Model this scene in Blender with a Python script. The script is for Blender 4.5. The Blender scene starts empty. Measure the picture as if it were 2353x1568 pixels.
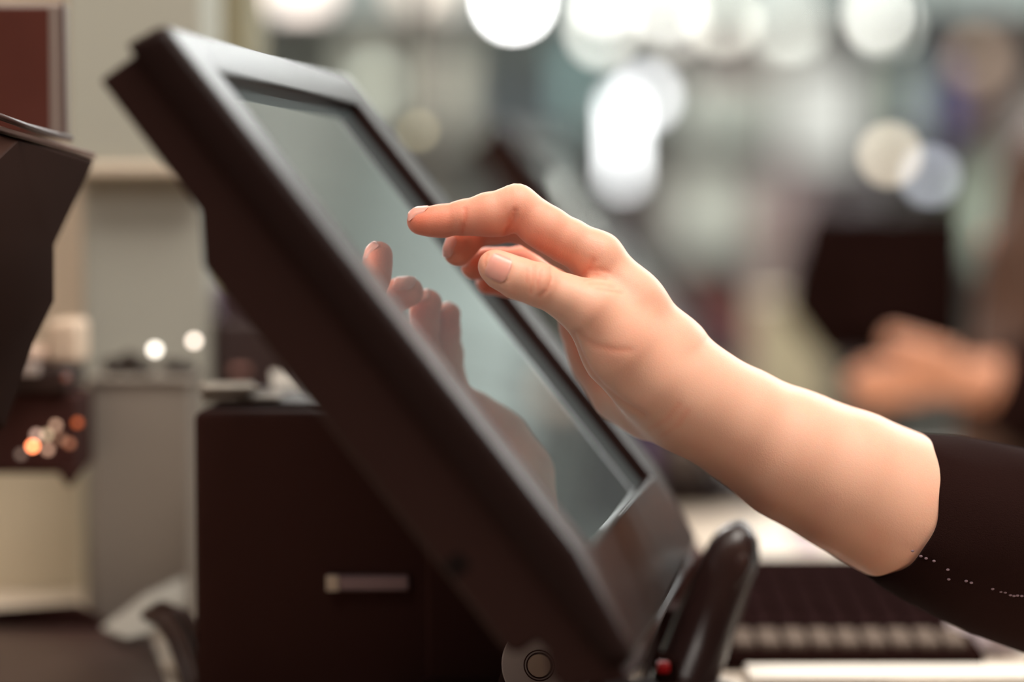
import bpy, bmesh, math, random
import numpy as np
from mathutils import Vector, Matrix
from mathutils.bvhtree import BVHTree
random.seed(7); RNG = np.random.default_rng(5)
sc = bpy.context.scene
col = sc.collection

# ------------------------------------------------------------------ camera
CAM_Z = 1.185
F = 85 / 36 * 2353            # focal length in photo pixels
PITCH = math.radians(2.926)
cam_d = bpy.data.cameras.new('camera'); cam = bpy.data.objects.new('camera', cam_d); col.objects.link(cam)
cam.location = (0, 0, CAM_Z); cam.rotation_euler = (math.pi / 2 - PITCH, 0, 0)
cam_d.lens = 85; cam_d.sensor_width = 36; cam_d.clip_start = .05; cam_d.clip_end = 60
cam_d.dof.use_dof = True; cam_d.dof.focus_distance = 1.072; cam_d.dof.aperture_fstop = 1.95
sc.camera = cam
M = Matrix.Translation((0, 0, CAM_Z)) @ Matrix.Rotation(math.pi / 2 - PITCH, 4, 'X')
R3 = np.array(M.to_3x3()); T3 = np.array(M.translation)

# ------------------------------------------------------------------ world, exposure, room lights
wd = bpy.data.worlds.new('world'); sc.world = wd; wd.use_nodes = True
wd.node_tree.nodes['Background'].inputs[0].default_value = (.75, .8, .8, 1)
wd.node_tree.nodes['Background'].inputs[1].default_value = .35
sc.view_settings.view_transform = 'Standard'; sc.view_settings.look = 'None'
sc.view_settings.exposure = 0.0; sc.view_settings.gamma = 1; sc.view_settings.use_curve_mapping = False
CEIL = 3.0
# ceiling panels: x, y, size x, size y, watts, colour
PANELS = [(.45, .55, 1.0, .7, 36, (1, .93, .85)), (-.9, .3, 1.2, .6, 6, (1, .93, .85)),
          (1.7, 1.7, 1.2, .6, 8, (1, .95, .9)),
          (-.6, 3.4, 1.2, .6, 32, (1, .98, .94)), (1.4, 3.9, 1.2, .6, 52, (.95, 1, 1)),
          (-1.2, 6.0, 1.2, .6, 160, (1, .98, .94)), (.55, 6.1, 1.2, .6, 72, (.95, 1, .99)), (3.0, 6.3, 1.2, .6, 120, (.95, 1, .99)),
          (3.4, 4.2, 1.2, .6, 110, (.95, 1, 1)), (.5, -1.1, 1.2, .6, 30, (1, .93, .86))]  # last panel is an added front fill, out of view
for i, (x, y, sx, sy, wt, c) in enumerate(PANELS):
    ld = bpy.data.lights.new('ceiling_lamp', 'AREA'); ld.shape = 'RECTANGLE'; ld.size = sx; ld.size_y = sy
    ld.energy = wt; ld.color = c
    lo = bpy.data.objects.new('ceiling_lamp', ld); col.objects.link(lo); lo.location = (x, y, CEIL - .045)

# ------------------------------------------------------------------ helpers
def lin(c):
    return tuple(((v / 255) / 12.92 if v / 255 <= .04045 else ((v / 255 + .055) / 1.055) ** 2.4) for v in c)
def mat(name, rgb=None, rough=.5, metal=0, emit=0, ecol=None, noise=0, nscale=20, bump=0, bscale=300, coat=0, spec=.5, linear=None, trans=0):
    m = bpy.data.materials.new(name); m.use_nodes = True
    nt = m.node_tree; b = nt.nodes['Principled BSDF']
    c = linear if linear else lin(rgb)
    b.inputs['Base Color'].default_value = (*c, 1)
    b.inputs['Roughness'].default_value = rough; b.inputs['Metallic'].default_value = metal
    b.inputs['Specular IOR Level'].default_value = spec
    b.inputs['Coat Weight'].default_value = coat
    b.inputs['Transmission Weight'].default_value = trans
    if emit:
        b.inputs['Emission Color'].default_value = (*(lin(ecol) if ecol else c), 1); b.inputs['Emission Strength'].default_value = emit
    tc = nt.nodes.new('ShaderNodeTexCoord')
    if noise:
        n = nt.nodes.new('ShaderNodeTexNoise'); n.inputs['Scale'].default_value = nscale; n.inputs['Detail'].default_value = 4
        nt.links.new(tc.outputs['Object'], n.inputs['Vector'])
        mx = nt.nodes.new('ShaderNodeMix'); mx.data_type = 'RGBA'
        mx.inputs[6].default_value = (*[v * (1 - noise) for v in c], 1); mx.inputs[7].default_value = (*[min(1, v * (1 + noise)) for v in c], 1)
        nt.links.new(n.outputs['Fac'], mx.inputs[0]); nt.links.new(mx.outputs[2], b.inputs['Base Color'])
    if bump:
        n2 = nt.nodes.new('ShaderNodeTexNoise'); n2.inputs['Scale'].default_value = bscale; n2.inputs['Detail'].default_value = 3
        nt.links.new(tc.outputs['Object'], n2.inputs['Vector'])
        bp = nt.nodes.new('ShaderNodeBump'); bp.inputs['Strength'].default_value = bump; bp.inputs['Distance'].default_value = .0005
        nt.links.new(n2.outputs['Fac'], bp.inputs['Height']); nt.links.new(bp.outputs['Normal'], b.inputs['Normal'])
    return m
def c2w(p):                                    # camera space (x right, y up, depth) in metres -> world
    p = np.asarray(p, float); q = p.copy(); q[..., 2] = -p[..., 2]
    return q @ R3.T + T3
def cp(px, py, d):                             # photo pixel at depth d -> camera space
    return np.array([(px - 1176.5) / F * d, (784 - py) / F * d, d])
def wp(px, py, d): return Vector(c2w(cp(px, py, d)))
def zat(py, d): return wp(1176, py, d).z
def xat(px, d): return (px - 1176.5) / F * d
def tag(o, label=None, cat=None, group=None, kind=None):
    if label: o['label'] = label
    if cat: o['category'] = cat
    if group: o['group'] = group
    if kind: o['kind'] = kind
    return o
def empty(name, loc, label, cat, group=None):
    o = bpy.data.objects.new(name, None); col.objects.link(o); o.location = loc; o.empty_display_size = .05
    return tag(o, label, cat, group)
def root_of(o):
    v = Vector((0, 0, 0))
    while o: v += o.location; o = o.parent
    return v
class MB:
    """collects shapes (world coordinates) and links them as ONE object"""
    def __init__(s): s.bm = bmesh.new()
    def box(s, lo, hi, rot=None, piv=None):
        lo, hi = Vector(lo), Vector(hi)
        r = bmesh.ops.create_cube(s.bm, size=1)
        c = (lo + hi) / 2
        for v in r['verts']:
            v.co = Vector((v.co.x * (hi.x - lo.x), v.co.y * (hi.y - lo.y), v.co.z * (hi.z - lo.z))) + c
            if rot is not None:
                p = Vector(piv) if piv is not None else c
                v.co = rot @ (v.co - p) + p
        return s
    def poly(s, verts, faces):
        vs = [s.bm.verts.new(Vector(v)) for v in verts]
        for f in faces:
            try: s.bm.faces.new([vs[i] for i in f])
            except ValueError: pass
        return s
    def prism(s, loop, d):                     # loop of points extruded along vector d
        n = len(loop); d = Vector(d)
        vs = [Vector(p) for p in loop] + [Vector(p) + d for p in loop]
        return s.poly(vs, [tuple(range(n)), tuple(range(2 * n - 1, n - 1, -1))] + [(i, i + n, (i + 1) % n + n, (i + 1) % n) for i in range(n)])
    def tube(s, pts, r, seg=12, cap=True):
        pts = [Vector(p) for p in pts]; rs = r if isinstance(r, (list, tuple)) else [r] * len(pts)
        rings = []; prev = None
        for i, p in enumerate(pts):
            t = (pts[min(i + 1, len(pts) - 1)] - pts[max(i - 1, 0)]).normalized()
            if prev is None: u = t.orthogonal().normalized()
            else: u = (prev - t * prev.dot(t)).normalized()
            prev = u; v = t.cross(u)
            rings.append([s.bm.verts.new(p + rs[i] * (math.cos(a) * u + math.sin(a) * v)) for a in [2 * math.pi * k / seg for k in range(seg)]])
        for a, b in zip(rings, rings[1:]):
            for k in range(seg): s.bm.faces.new((a[k], a[(k + 1) % seg], b[(k + 1) % seg], b[k]))
        if cap: s.bm.faces.new(rings[0][::-1]); s.bm.faces.new(rings[-1])
        return s
    def lathe(s, c, prof, seg=24, axis=(0, 0, 1)):      # prof: (radius, height) along axis
        c = Vector(c); ax = Vector(axis).normalized()
        u = ax.orthogonal().normalized(); v = ax.cross(u)
        rings = [[s.bm.verts.new(c + ax * h + max(r, 1e-5) * (math.cos(a) * u + math.sin(a) * v)) for a in [2 * math.pi * k / seg for k in range(seg)]] for r, h in prof]
        for a, b in zip(rings, rings[1:]):
            for k in range(seg): s.bm.faces.new((a[k], a[(k + 1) % seg], b[(k + 1) % seg], b[k]))
        s.bm.faces.new(rings[0][::-1]); s.bm.faces.new(rings[-1])
        return s
    def ball(s, c, r, sub=3, sc_=(1, 1, 1)):
        q = bmesh.ops.create_icosphere(s.bm, subdivisions=sub, radius=r)
        for v in q['verts']: v.co = Vector((v.co.x * sc_[0], v.co.y * sc_[1], v.co.z * sc_[2])) + Vector(c)
        return s
    def build(s, name, m, parent=None, smooth=False, bevel=0, seg=3, label=None):
        bmesh.ops.recalc_face_normals(s.bm, faces=s.bm.faces)
        off = root_of(parent)
        for v in s.bm.verts: v.co -= off
        own = Vector((0, 0, 0))
        if parent is None:                      # put the origin at the base of a lone mesh
            xs = [v.co for v in s.bm.verts]
            own = Vector((sum(v.x for v in xs) / len(xs), sum(v.y for v in xs) / len(xs), min(v.z for v in xs)))
            for v in s.bm.verts: v.co -= own
        me = bpy.data.meshes.new(name); s.bm.to_mesh(me); s.bm.free()
        me.materials.append(m)
        o = bpy.data.objects.new(name, me); col.objects.link(o); o.location = own
        if parent: o.parent = parent
        if smooth:
            for p in me.polygons: p.use_smooth = True
        if bevel:
            b = o.modifiers.new('bevel', 'BEVEL'); b.width = bevel; b.segments = seg; b.limit_method = 'ANGLE'; b.angle_limit = math.radians(40)
            for p in me.polygons: p.use_smooth = True
            w_ = o.modifiers.new('wn', 'WEIGHTED_NORMAL'); w_.keep_sharp = True
        if label: o['label'] = label
        return o
def copy_tree(o, parent=None):
    c = o.copy(); col.objects.link(c)
    if parent: c.parent = parent
    for ch in list(o.children): copy_tree(ch, c)
    return c

# ------------------------------------------------------------------ materials
BLK = (.0235, .0098, .0080)
m_blk = mat('black_plastic', linear=BLK, rough=.42, bump=.25, bscale=900, spec=.12)
m_blk_front = mat('black_bezel_plastic', linear=(.016, .0080, .0070), rough=.32, bump=.15, bscale=1400, spec=.1)
m_blk_gloss = mat('glossy_black_plastic', linear=(.022, .010, .009), rough=.24, spec=.4)
m_blk_matte = mat('matte_black', linear=(.046, .0185, .0155), rough=.8, spec=.08)
m_kc = mat('keyboard_case', linear=(.015, .0065, .0055), rough=.9, spec=0)
m_screen = mat('touch_screen_glass', linear=(.016, .019, .018), rough=.04, coat=1, spec=1, emit=.18, ecol=(204, 216, 212))
m_screen.node_tree.nodes['Principled BSDF'].inputs['Coat Roughness'].default_value = .03
m_screen.node_tree.nodes['Principled BSDF'].inputs['Coat IOR'].default_value = 1.9
m_hinge = mat('grey_hinge_plastic', (190, 180, 180), rough=.6, bump=.3, bscale=1500)
m_screw = mat('tan_screw_cap', (186, 166, 152), rough=.45)
m_counter = mat('cream_laminate', (236, 220, 202), rough=.4, noise=.03, nscale=6)
m_cream = mat('cream_panel', (205, 192, 168), rough=.5, noise=.03, nscale=8)
m_pillar = mat('grey_beige_paint', (162, 160, 150), rough=.45, noise=.04, nscale=5)
m_steel = mat('brushed_grey_metal', (160, 150, 140), rough=.35, metal=.35, noise=.1, nscale=14)
m_olive = mat('olive_grey_paint', (140, 134, 108), rough=.6)
m_brown = mat('dark_brown_plastic', (70, 48, 44), rough=.4)
m_paper = mat('white_paper', (232, 222, 210), rough=.8)
m_red = mat('red_plastic', (190, 14, 22), rough=.4)
m_wall = mat('pale_shop_wall', (192, 206, 204), rough=.8, noise=.04, nscale=3)
m_ceil = mat('white_ceiling', (238, 238, 232), rough=.9)
m_floor = mat('grey_floor_tile', (120, 108, 100), rough=.5, noise=.1, nscale=4)

# ------------------------------------------------------------------ room shell
def slab(name, lo, hi, m): return tag(MB().box(lo, hi).build(name, m), kind='structure')
slab('floor', (-4, -2.5, -.1), (6, 9.1, 0), m_floor)
slab('ceiling', (-4, -2.5, CEIL), (6, 9.1, CEIL + .1), m_ceil)
slab('wall_back', (-4, 9, 0), (6, 9.1, CEIL), m_wall)
slab('wall_front', (-4, -2.6, 0), (6, -2.5, CEIL), mat('brown_wall', (120, 98, 86), rough=.8))
slab('wall_left', (-4.1, -2.5, 0), (-4, 9, CEIL), mat('brown_side_wall', (126, 104, 92), rough=.8))
slab('wall_right', (6, -2.5, 0), (6.1, 9, CEIL), m_wall)
m_diff = mat('lit_diffuser', (255, 252, 245), rough=.5, emit=3.5, ecol=(255, 250, 240))
PL = ['above the payment terminal', 'above the left end of the counter', 'above the right end of the counter', 'over the aisle behind the grey partition', 'over the aisle behind the second terminal',
      'in the far left of the shop ceiling', 'in the far middle of the shop ceiling', 'in the far right of the shop ceiling', 'over the right aisle beyond the person with brown hair', 'on the near side, behind the viewer']
for (x, y, sx, sy, wt, c), where in zip(PANELS, PL):
    t = empty('ceiling_light', (x, y, CEIL), 'rectangular white ceiling light panel ' + where, 'ceiling light', 'ceiling light panels')
    MB().box((x - sx / 2 - .03, y - sy / 2 - .03, CEIL - .03), (x + sx / 2 + .03, y + sy / 2 + .03, CEIL - .001)).build('frame', mat('lamp_frame', (220, 220, 215)), t, bevel=.004)
    MB().box((x - sx / 2, y - sy / 2, CEIL - .04), (x + sx / 2, y + sy / 2, CEIL - .031)).build('diffuser', m_diff, t)

# ------------------------------------------------------------------ counter
CT = .95
t = empty('counter', (.2, 1.45, 0), 'long cream laminate sales counter under the payment terminal', 'counter')
MB().box((-1.5, .78, CT - .04), (.355, 2.16, CT)).build('worktop', m_counter, t, bevel=.004)
MB().box((-1.46, .86, .08), (.33, 2.1, CT - .04)).build('cabinet', m_cream, t)
MB().box((-1.4, .92, 0), (.3, 2.05, .08)).build('plinth', m_brown, t)

tag(MB().box((-.06, .80, CT), (.19, 1.19, CT + .0025)).build('counter_mat', m_blk_matte, bevel=.0008), 'thin black rubber mat on the counter under the stand of the front till', 'mat')  # unseen mat, added to keep bounce light off the arm's underside

# ------------------------------------------------------------------ payment terminal (frame: U across, V down the face, N out of the face)
U = np.array([2000 - 1176.5, 784 - 500, F]); U /= np.linalg.norm(U)
O = cp(367, 45, .92)
NBp = cp(1500, 1490, .9045)
V = NBp - O; LV = np.linalg.norm(V); V /= LV
N = np.cross(U, V); N /= np.linalg.norm(N)
if N[2] > 0: N = -N
WU = .336
def tp(u, v, h): return Vector(c2w(O + U * u + V * v + N * h))
def side(px, py, u=0.):                       # photo pixel on the near side face -> (v, h)
    r = cp(px, py, 1.); o = O + U * u
    k = (o @ U) / (r @ U); q = r * k - o
    return q @ V, q @ N
base_loc = wp(1252, 1530, 1.075); base_loc.z = CT + .0025
term = empty('payment_terminal', base_loc, 'large black touch screen till tilted on its stand under the pointing hand', 'touch screen till')
# bezel: raised frame around the recessed screen
u0, u1, v0, v1, rec = .032, .294, .0235, .2595, .0066
b = MB()
def ring(us, vs, h, rr, n=6):                 # rounded rectangle loop
    pts = []; va = v1 - .003
    pt = lambda u, v: tp(u, v, h - (.0075 * min(1, max(0, (v - va) / (LV - va))) if vs[1] > v1 + .02 and h > -.01 else 0))
    for (cu, cv, a0) in ((us[0] + rr, vs[0] + rr, 180), (us[1] - rr, vs[0] + rr, 270), (us[1] - rr, vs[1] - rr, 0), (us[0] + rr, vs[1] - rr, 90)):
        for k in range(n + 1):
            a = math.radians(a0 + 90 * k / n)
            pts.append(pt(cu + rr * math.cos(a), cv + rr * math.sin(a)))
        if a0 == 270: pts.append(pt(us[1], va))
        if a0 == 90: pts.append(pt(us[0], va))
    return pts
def loft(b, loops, close=False):
    vs = [[b.bm.verts.new(p) for p in l] for l in loops]
    prs = list(zip(vs, vs[1:])) + ([(vs[-1], vs[0])] if close else [])
    for a, c in prs:
        n = len(a)
        for k in range(n): b.bm.faces.new((a[k], a[(k + 1) % n], c[(k + 1) % n], c[k]))
    return vs
loft(b, [ring((u0, u1), (v0, v1), -rec, .0015), ring((u0, u1), (v0, v1), -.0016, .0015), ring((u0 - .0006, u1 + .0006), (v0 - .0006, v1 + .0006), -.0006, .002),
         ring((u0 - .002, u1 + .002), (v0 - .002, v1 + .002), 0, .003),
         ring((.004, WU - .005), (.004, LV - .004), 0, .005), ring((.0015, WU - .002), (.0015, LV - .0015), -.0012, .006), ring((0, WU), (0, LV), -.004, .007),
         ring((0, WU), (-.0024, LV), -.0165, .007), ring((.003, WU - .003), (.003, LV - .003), -.0165, .006), ring((u0, u1), (v0, v1), -.0165, .0015)], True)
bez = b.build('bezel', m_blk_front, term, smooth=True)
md = bez.modifiers.new('wn', 'WEIGHTED_NORMAL'); md.keep_sharp = True
MB().prism([tp(u0 - .001, v0 - .001, -rec), tp(u1 + .001, v0 - .001, -rec), tp(u1 + .001, v1 + .001, -rec), tp(u0 - .001, v1 + .001, -rec)], tp(0, 0, -.004) - tp(0, 0, 0)).build('touch_screen', m_screen, term)
# rear housing from the side outline
prof_px = [(222, 183), (375, 385), (452, 487), (461, 612), (560, 742), (722, 945), (900, 1172), (1075, 1392), (1152, 1492), (1178, 1508), (1204, 1500), (1232, 1478), (1252, 1504), (1262, 1560), (1290, 1588), (1400, 1582), (1455, 1566)]
prof = [side(*p) for p in prof_px]
fr = side(303, 121)
loop = prof + [(LV - .004, -.014)]
loop = [(v, min(h, -.0125)) for v, h in loop]
loop = [(.0036, -.0125)] + loop
hs = MB().prism([tp(.0025, v, h) for v, h in loop], tp(WU - .005, 0, 0) - tp(0, 0, 0))
hs.build('rear_housing', m_blk, term, bevel=.0018, seg=3)
# port panel on the near side
pc = [side(*p) for p in ((1012, 1300), (1050, 1268), (1082, 1300), (1045, 1334))]
MB().prism([tp(.0022, v, h) for v, h in pc], tp(.002, 0, 0) - tp(0, 0, 0)).build('side_port', mat('port_black', linear=(.006, .0025, .002), rough=.8, spec=.1), term, bevel=.0004)
# seam groove as a raised ridge along the side
r1, r2 = side(300, 118), side(1440, 1548)
MB().prism([tp(.0012, r1[0] + .01, -.0150), tp(.0012, LV - .02, -.0150), tp(.0012, LV - .02, -.0175), tp(.0012, r1[0] + .01, -.0175)], tp(.002, 0, 0) - tp(0, 0, 0)).build('side_seam', m_blk_matte, term)
# stand
hc = cp(1254, 1530, 1.075); Uw = Vector(c2w(hc + U)) - Vector(c2w(hc))
hw = Vector(c2w(hc))
MB().lathe(hw, [(.001, 0), (.0195, 0), (.0200, .0006), (.0200, .012), (.001, .012)], 48, Uw).build('hinge', m_hinge, term, bevel=.0003, label='grey round hinge cap')
sw = Vector(c2w(cp(1240, 1529, 1.0755)))
MB().lathe(sw - Uw * .0018, [(.001, 0), (.0050, 0), (.0052, .0003), (.0052, .0018), (.001, .0018)], 32, Uw).build('screw_cap', m_screw, term, label='tan round screw cap')
rg = MB(); ringpts = []
for r_ in (.0056, .0068):
    a = Uw.orthogonal().normalized(); c_ = Uw.cross(a)
    rg.tube([sw - Uw * .0012 + r_ * (math.cos(q) * a + math.sin(q) * c_) for q in [2 * math.pi * k / 40 for k in range(41)]], .00028, 6, False)
rg.build('screw_groove', m_blk_matte, term)
nk = MB()
up = hw + Uw * .05
nk.prism([hw + Uw * .012 + Vector((-.018, 0, -.006)), hw + Uw * .012 + Vector((.02, 0, -.006)), hw + Uw * .012 + Vector((.05, 0, .03)), hw + Uw * .012 + Vector((-.008, 0, .04))], Uw * .06)
nk.build('neck', m_blk, term, bevel=.004)
MB().prism([hw + Uw * .012 + Vector((-.02, 0, 0)), hw + Uw * .012 + Vector((.02, 0, 0)), Vector((hw.x + .035, hw.y, CT + .008)) + Uw * .012, Vector((hw.x - .03, hw.y, CT + .008)) + Uw * .012], Uw * .06).build('post', m_blk, term, bevel=.003)
MB().prism([Vector((hw.x - .06, hw.y - .07, CT + .0025)), Vector((hw.x + .07, hw.y - .07, CT + .0025)), Vector((hw.x + .07, hw.y + .1, CT + .0025)), Vector((hw.x - .06, hw.y + .1, CT + .0025))], Vector((0, 0, .009))).build('foot_plate', m_blk, term, bevel=.003)
MB().prism([(xat(980, 1.165), 1.165, CT + .0025), (xat(1292, 1.165), 1.165, CT + .009), (xat(1285, 1.165), 1.165, zat(1330, 1.165)), (xat(1190, 1.165), 1.165, zat(1180, 1.165)), (xat(980, 1.165), 1.165, zat(1040, 1.165))], (0, .012, 0)).build('pedestal', m_blk_matte, term, bevel=.002)

# ------------------------------------------------------------------ implicit surfaces (for bodies)
def capd(P_, a, b, r1, r2):
    ba = b - a; l2 = max(float(ba @ ba), 1e-9)
    pa = P_ - a
    tt = np.clip((pa @ ba) / l2, 0, 1)
    q = pa - tt[:, None] * ba
    return np.sqrt(np.einsum('ij,ij->i', q, q)) - (r1 + (r2 - r1) * tt)
def smin(a, b, k):
    h = np.maximum(k - np.abs(a - b), 0) / k
    return np.minimum(a, b) - h * h * k * .25
def chain(P_, pts, k):
    d = None
    for (a, ra), (b, rb) in zip(pts, pts[1:]):
        e = capd(P_, a, b, ra, rb); d = e if d is None else smin(d, e, k)
    return d
def grad(fn, p, e):
    g = np.empty_like(p)
    for i in range(3):
        o = np.zeros(3, np.float32); o[i] = e
        g[:, i] = fn(p + o) - fn(p - o)
    n = np.linalg.norm(g, axis=1, keepdims=True); return g / np.maximum(n, 1e-9)
def surface_net(fn, lo, hi, h):
    lo = np.array(lo, np.float32); n = (np.ceil((np.array(hi) - lo) / h)).astype(int) + 1
    xs, ys, zs = [lo[i] + h * np.arange(n[i], dtype=np.float32) for i in range(3)]
    D = np.empty(n, np.float32)
    step = max(1, int(400000 / (n[1] * n[2])))
    for i in range(0, n[0], step):
        X, Y, Z = np.meshgrid(xs[i:i + step], ys, zs, indexing='ij')
        D[i:i + step] = fn(np.stack([X.ravel(), Y.ravel(), Z.ravel()], 1)).reshape(X.shape)
    S = D < 0
    c = np.zeros(tuple(n - 1), np.int16)
    for dx in (0, 1):
        for dy in (0, 1):
            for dz in (0, 1):
                c += S[dx:n[0] - 1 + dx, dy:n[1] - 1 + dy, dz:n[2] - 1 + dz]
    act = (c > 0) & (c < 8)
    idx = -np.ones(act.shape, np.int64); ii = np.argwhere(act); idx[act] = np.arange(len(ii))
    acc = np.zeros((len(ii), 3)); cnt = np.zeros(len(ii))
    corners = [(0, 0, 0), (1, 0, 0), (0, 1, 0), (1, 1, 0), (0, 0, 1), (1, 0, 1), (0, 1, 1), (1, 1, 1)]
    for a in range(8):
        for ax in range(3):
            ca = corners[a]
            if ca[ax]: continue
            cb = list(ca); cb[ax] = 1
            da = D[ii[:, 0] + ca[0], ii[:, 1] + ca[1], ii[:, 2] + ca[2]]; db = D[ii[:, 0] + cb[0], ii[:, 1] + cb[1], ii[:, 2] + cb[2]]
            m_ = (da < 0) != (db < 0)
            tt = np.where(m_, da / np.where(m_, da - db, 1), 0)
            p = np.array(ca)[None, :] + 0. * acc; p[:, ax] += tt
            acc[m_] += p[m_]; cnt[m_] += 1
    verts = lo + h * (ii + acc / cnt[:, None])
    faces = []
    for ax in range(3):
        o1, o2 = [(1, 2), (2, 0), (0, 1)][ax]
        sl = [slice(None)] * 3; sl2 = [slice(None)] * 3; sl[ax] = slice(0, -1); sl2[ax] = slice(1, None)
        cr = S[tuple(sl)] != S[tuple(sl2)]
        e = np.argwhere(cr); e = e[(e[:, o1] > 0) & (e[:, o2] > 0) & (e[:, o1] < n[o1] - 1) & (e[:, o2] < n[o2] - 1)]
        def g(a_, b_):
            q = e.copy(); q[:, o1] -= a_; q[:, o2] -= b_; return idx[q[:, 0], q[:, 1], q[:, 2]]
        quad = np.stack([g(1, 1), g(0, 1), g(0, 0), g(1, 0)], 1)
        fl = ~S[e[:, 0], e[:, 1], e[:, 2]]
        quad[fl] = quad[fl][:, ::-1]
        faces.append(quad)
    faces = np.concatenate(faces)
    faces = faces[(faces >= 0).all(1)]
    p = verts.astype(np.float32)
    for _ in range(3):
        d = fn(p); p = p - np.clip(d, -h, h)[:, None] * grad(fn, p, .05 * h + .02)
    return p, faces
def mesh_from(name, verts_w, faces, m, parent, attr=None):
    off = np.array(root_of(parent)) if parent else np.zeros(3)
    me = bpy.data.meshes.new(name); me.from_pydata((verts_w - off).tolist(), [], faces.tolist() if hasattr(faces, 'tolist') else faces)
    me.materials.append(m)
    for p in me.polygons: p.use_smooth = True
    if attr is not None:
        for nm, a_ in attr.items():
            at = me.attributes.new(nm, 'FLOAT', 'POINT'); at.data.foreach_set('value', np.asarray(a_, np.float32))
    me.validate(); o = bpy.data.objects.new(name, me); col.objects.link(o)
    if parent: o.parent = parent
    return o

# ------------------------------------------------------------------ the hand (camera space millimetres; px, py, depth offset mm, radius px)
D0 = 1.081
def H(px, py, dz, r):
    d = D0 + dz / 1000
    return (np.array([(px - 1176.5) / F * d, (784 - py) / F * d, d], np.float32) * 1000, r / F * d * 1000)
def HC(*a): return [H(*q) for q in a]
WR = (1588, 914, 10, 100)
PALM = [HC((1374, 596, 2, 57), (1452, 698, 2, 68), (1540, 812, 6, 79), WR),
        HC((1372, 614, 20, 56), (1450, 712, 20, 66), (1545, 835, 18, 80), WR),
        HC((1366, 652, 37, 50), (1440, 745, 37, 62), (1530, 860, 26, 80), WR),
        HC((1338, 700, 51, 44), (1400, 780, 50, 58), (1500, 880, 34, 80), WR),
        HC((1350, 752, 50, 62), (1392, 818, 48, 74), (1444, 888, 40, 80), (1500, 912, 26, 88), WR),
        HC((1358, 716, -13, 58), (1430, 800, -6, 86), (1500, 868, 0, 92), WR),
        HC(WR, (1690, 968, 14, 118), (1820, 1046, 20, 140), (1950, 1106, 24, 154), (2070, 1165, 28, 160), (2300, 1270, 34, 168)),
        HC((1600, 925, 22, 88), (1700, 980, 28, 110), (1830, 1052, 36, 130), (2000, 1135, 42, 145), (2300, 1275, 48, 150))]
INDEX = HC((1372, 592, 1, 56), (1310, 556, 0, 51.5), (1262, 527, -1, 50), (1192, 478, -1, 49), (1122, 491, 0, 47), (1067, 500, 1, 39.5), (1014, 507, 2, 35), (967, 508, 3, 32))
INDEX_X = [HC((1184, 461, -1, 36), (1170, 468, -1, 36)), HC((1150, 502, 0, 42), (1100, 503, 0, 37)), HC((1020, 511, 2, 31), (990, 513, 2, 28.5)), HC((1290, 552, -1, 44), (1235, 518, -1, 47))]
MIDDLE = HC((1372, 612, 20, 52), (1290, 565, 21, 47), (1195, 512, 22, 44), (1132, 520, 22, 40), (1088, 532, 21, 37), (1066, 556, 19, 36), (1053, 578, 18, 34.5))
RING = HC((1366, 662, 38, 48), (1262, 655, 42, 42), (1198, 606, 44, 38), (1150, 607, 41, 35), (1120, 606, 38, 34), (1091, 611, 36, 32.5))
PINKY = HC((1338, 702, 52, 42), (1280, 680, 54, 36), (1218, 664, 55, 32), (1165, 652, 53, 29), (1122, 650, 51, 27))
THUMB = HC((1420, 775, -8, 68), (1358, 712, -14, 57), (1300, 683, -17, 50), (1240, 655, -19, 48), (1188, 639, -19, 46), (1150, 621, -18, 41), (1135, 611, -18, 36.5))
def sdf_hand(p):
    d = None
    for c_ in PALM:
        e = chain(p, c_, 8); d = e if d is None else smin(d, e, 9)
    e = chain(p, INDEX, 2.2)
    for c_ in INDEX_X: e = smin(e, chain(p, c_, 2), 3)
    out = smin(d, e, 6)
    for fg, k in ((MIDDLE, 5), (RING, 5), (PINKY, 5)):
        out = smin(out, smin(d, chain(p, fg, 2.5), k), .8)
    out = smin(out, smin(d, chain(p, THUMB, 3), 9), 1.0)
    return out
lo = H(915, 1480, -45, 0)[0]; hi = H(2270, 400, 90, 0)[0]
lo = np.array([-52, -140, 1038]); hi = np.array([216, 76, 1190])
hv, hf = surface_net(sdf_hand, lo, hi, 0.95)
hn = grad(sdf_hand, hv, .3)
pxs = hv[:, 0] / hv[:, 2] * F + 1176.5; pys = 784 - hv[:, 1] / hv[:, 2] * F; dzs = hv[:, 2] - D0 * 1000
def polyd(line):
    d = np.full(len(hv), 1e9)
    for (x0, y0), (x1, y1) in zip(line, line[1:]):
        L2 = (x1 - x0) ** 2 + (y1 - y0) ** 2
        tt = np.clip(((pxs - x0) * (x1 - x0) + (pys - y0) * (y1 - y0)) / L2, 0, 1)
        d = np.minimum(d, np.hypot(pxs - x0 - tt * (x1 - x0), pys - y0 - tt * (y1 - y0)))
    return d
front = np.clip(-hn[:, 2] * 3, 0, 1)
disp = np.zeros(len(hv)); crease = np.zeros(len(hv))
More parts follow.
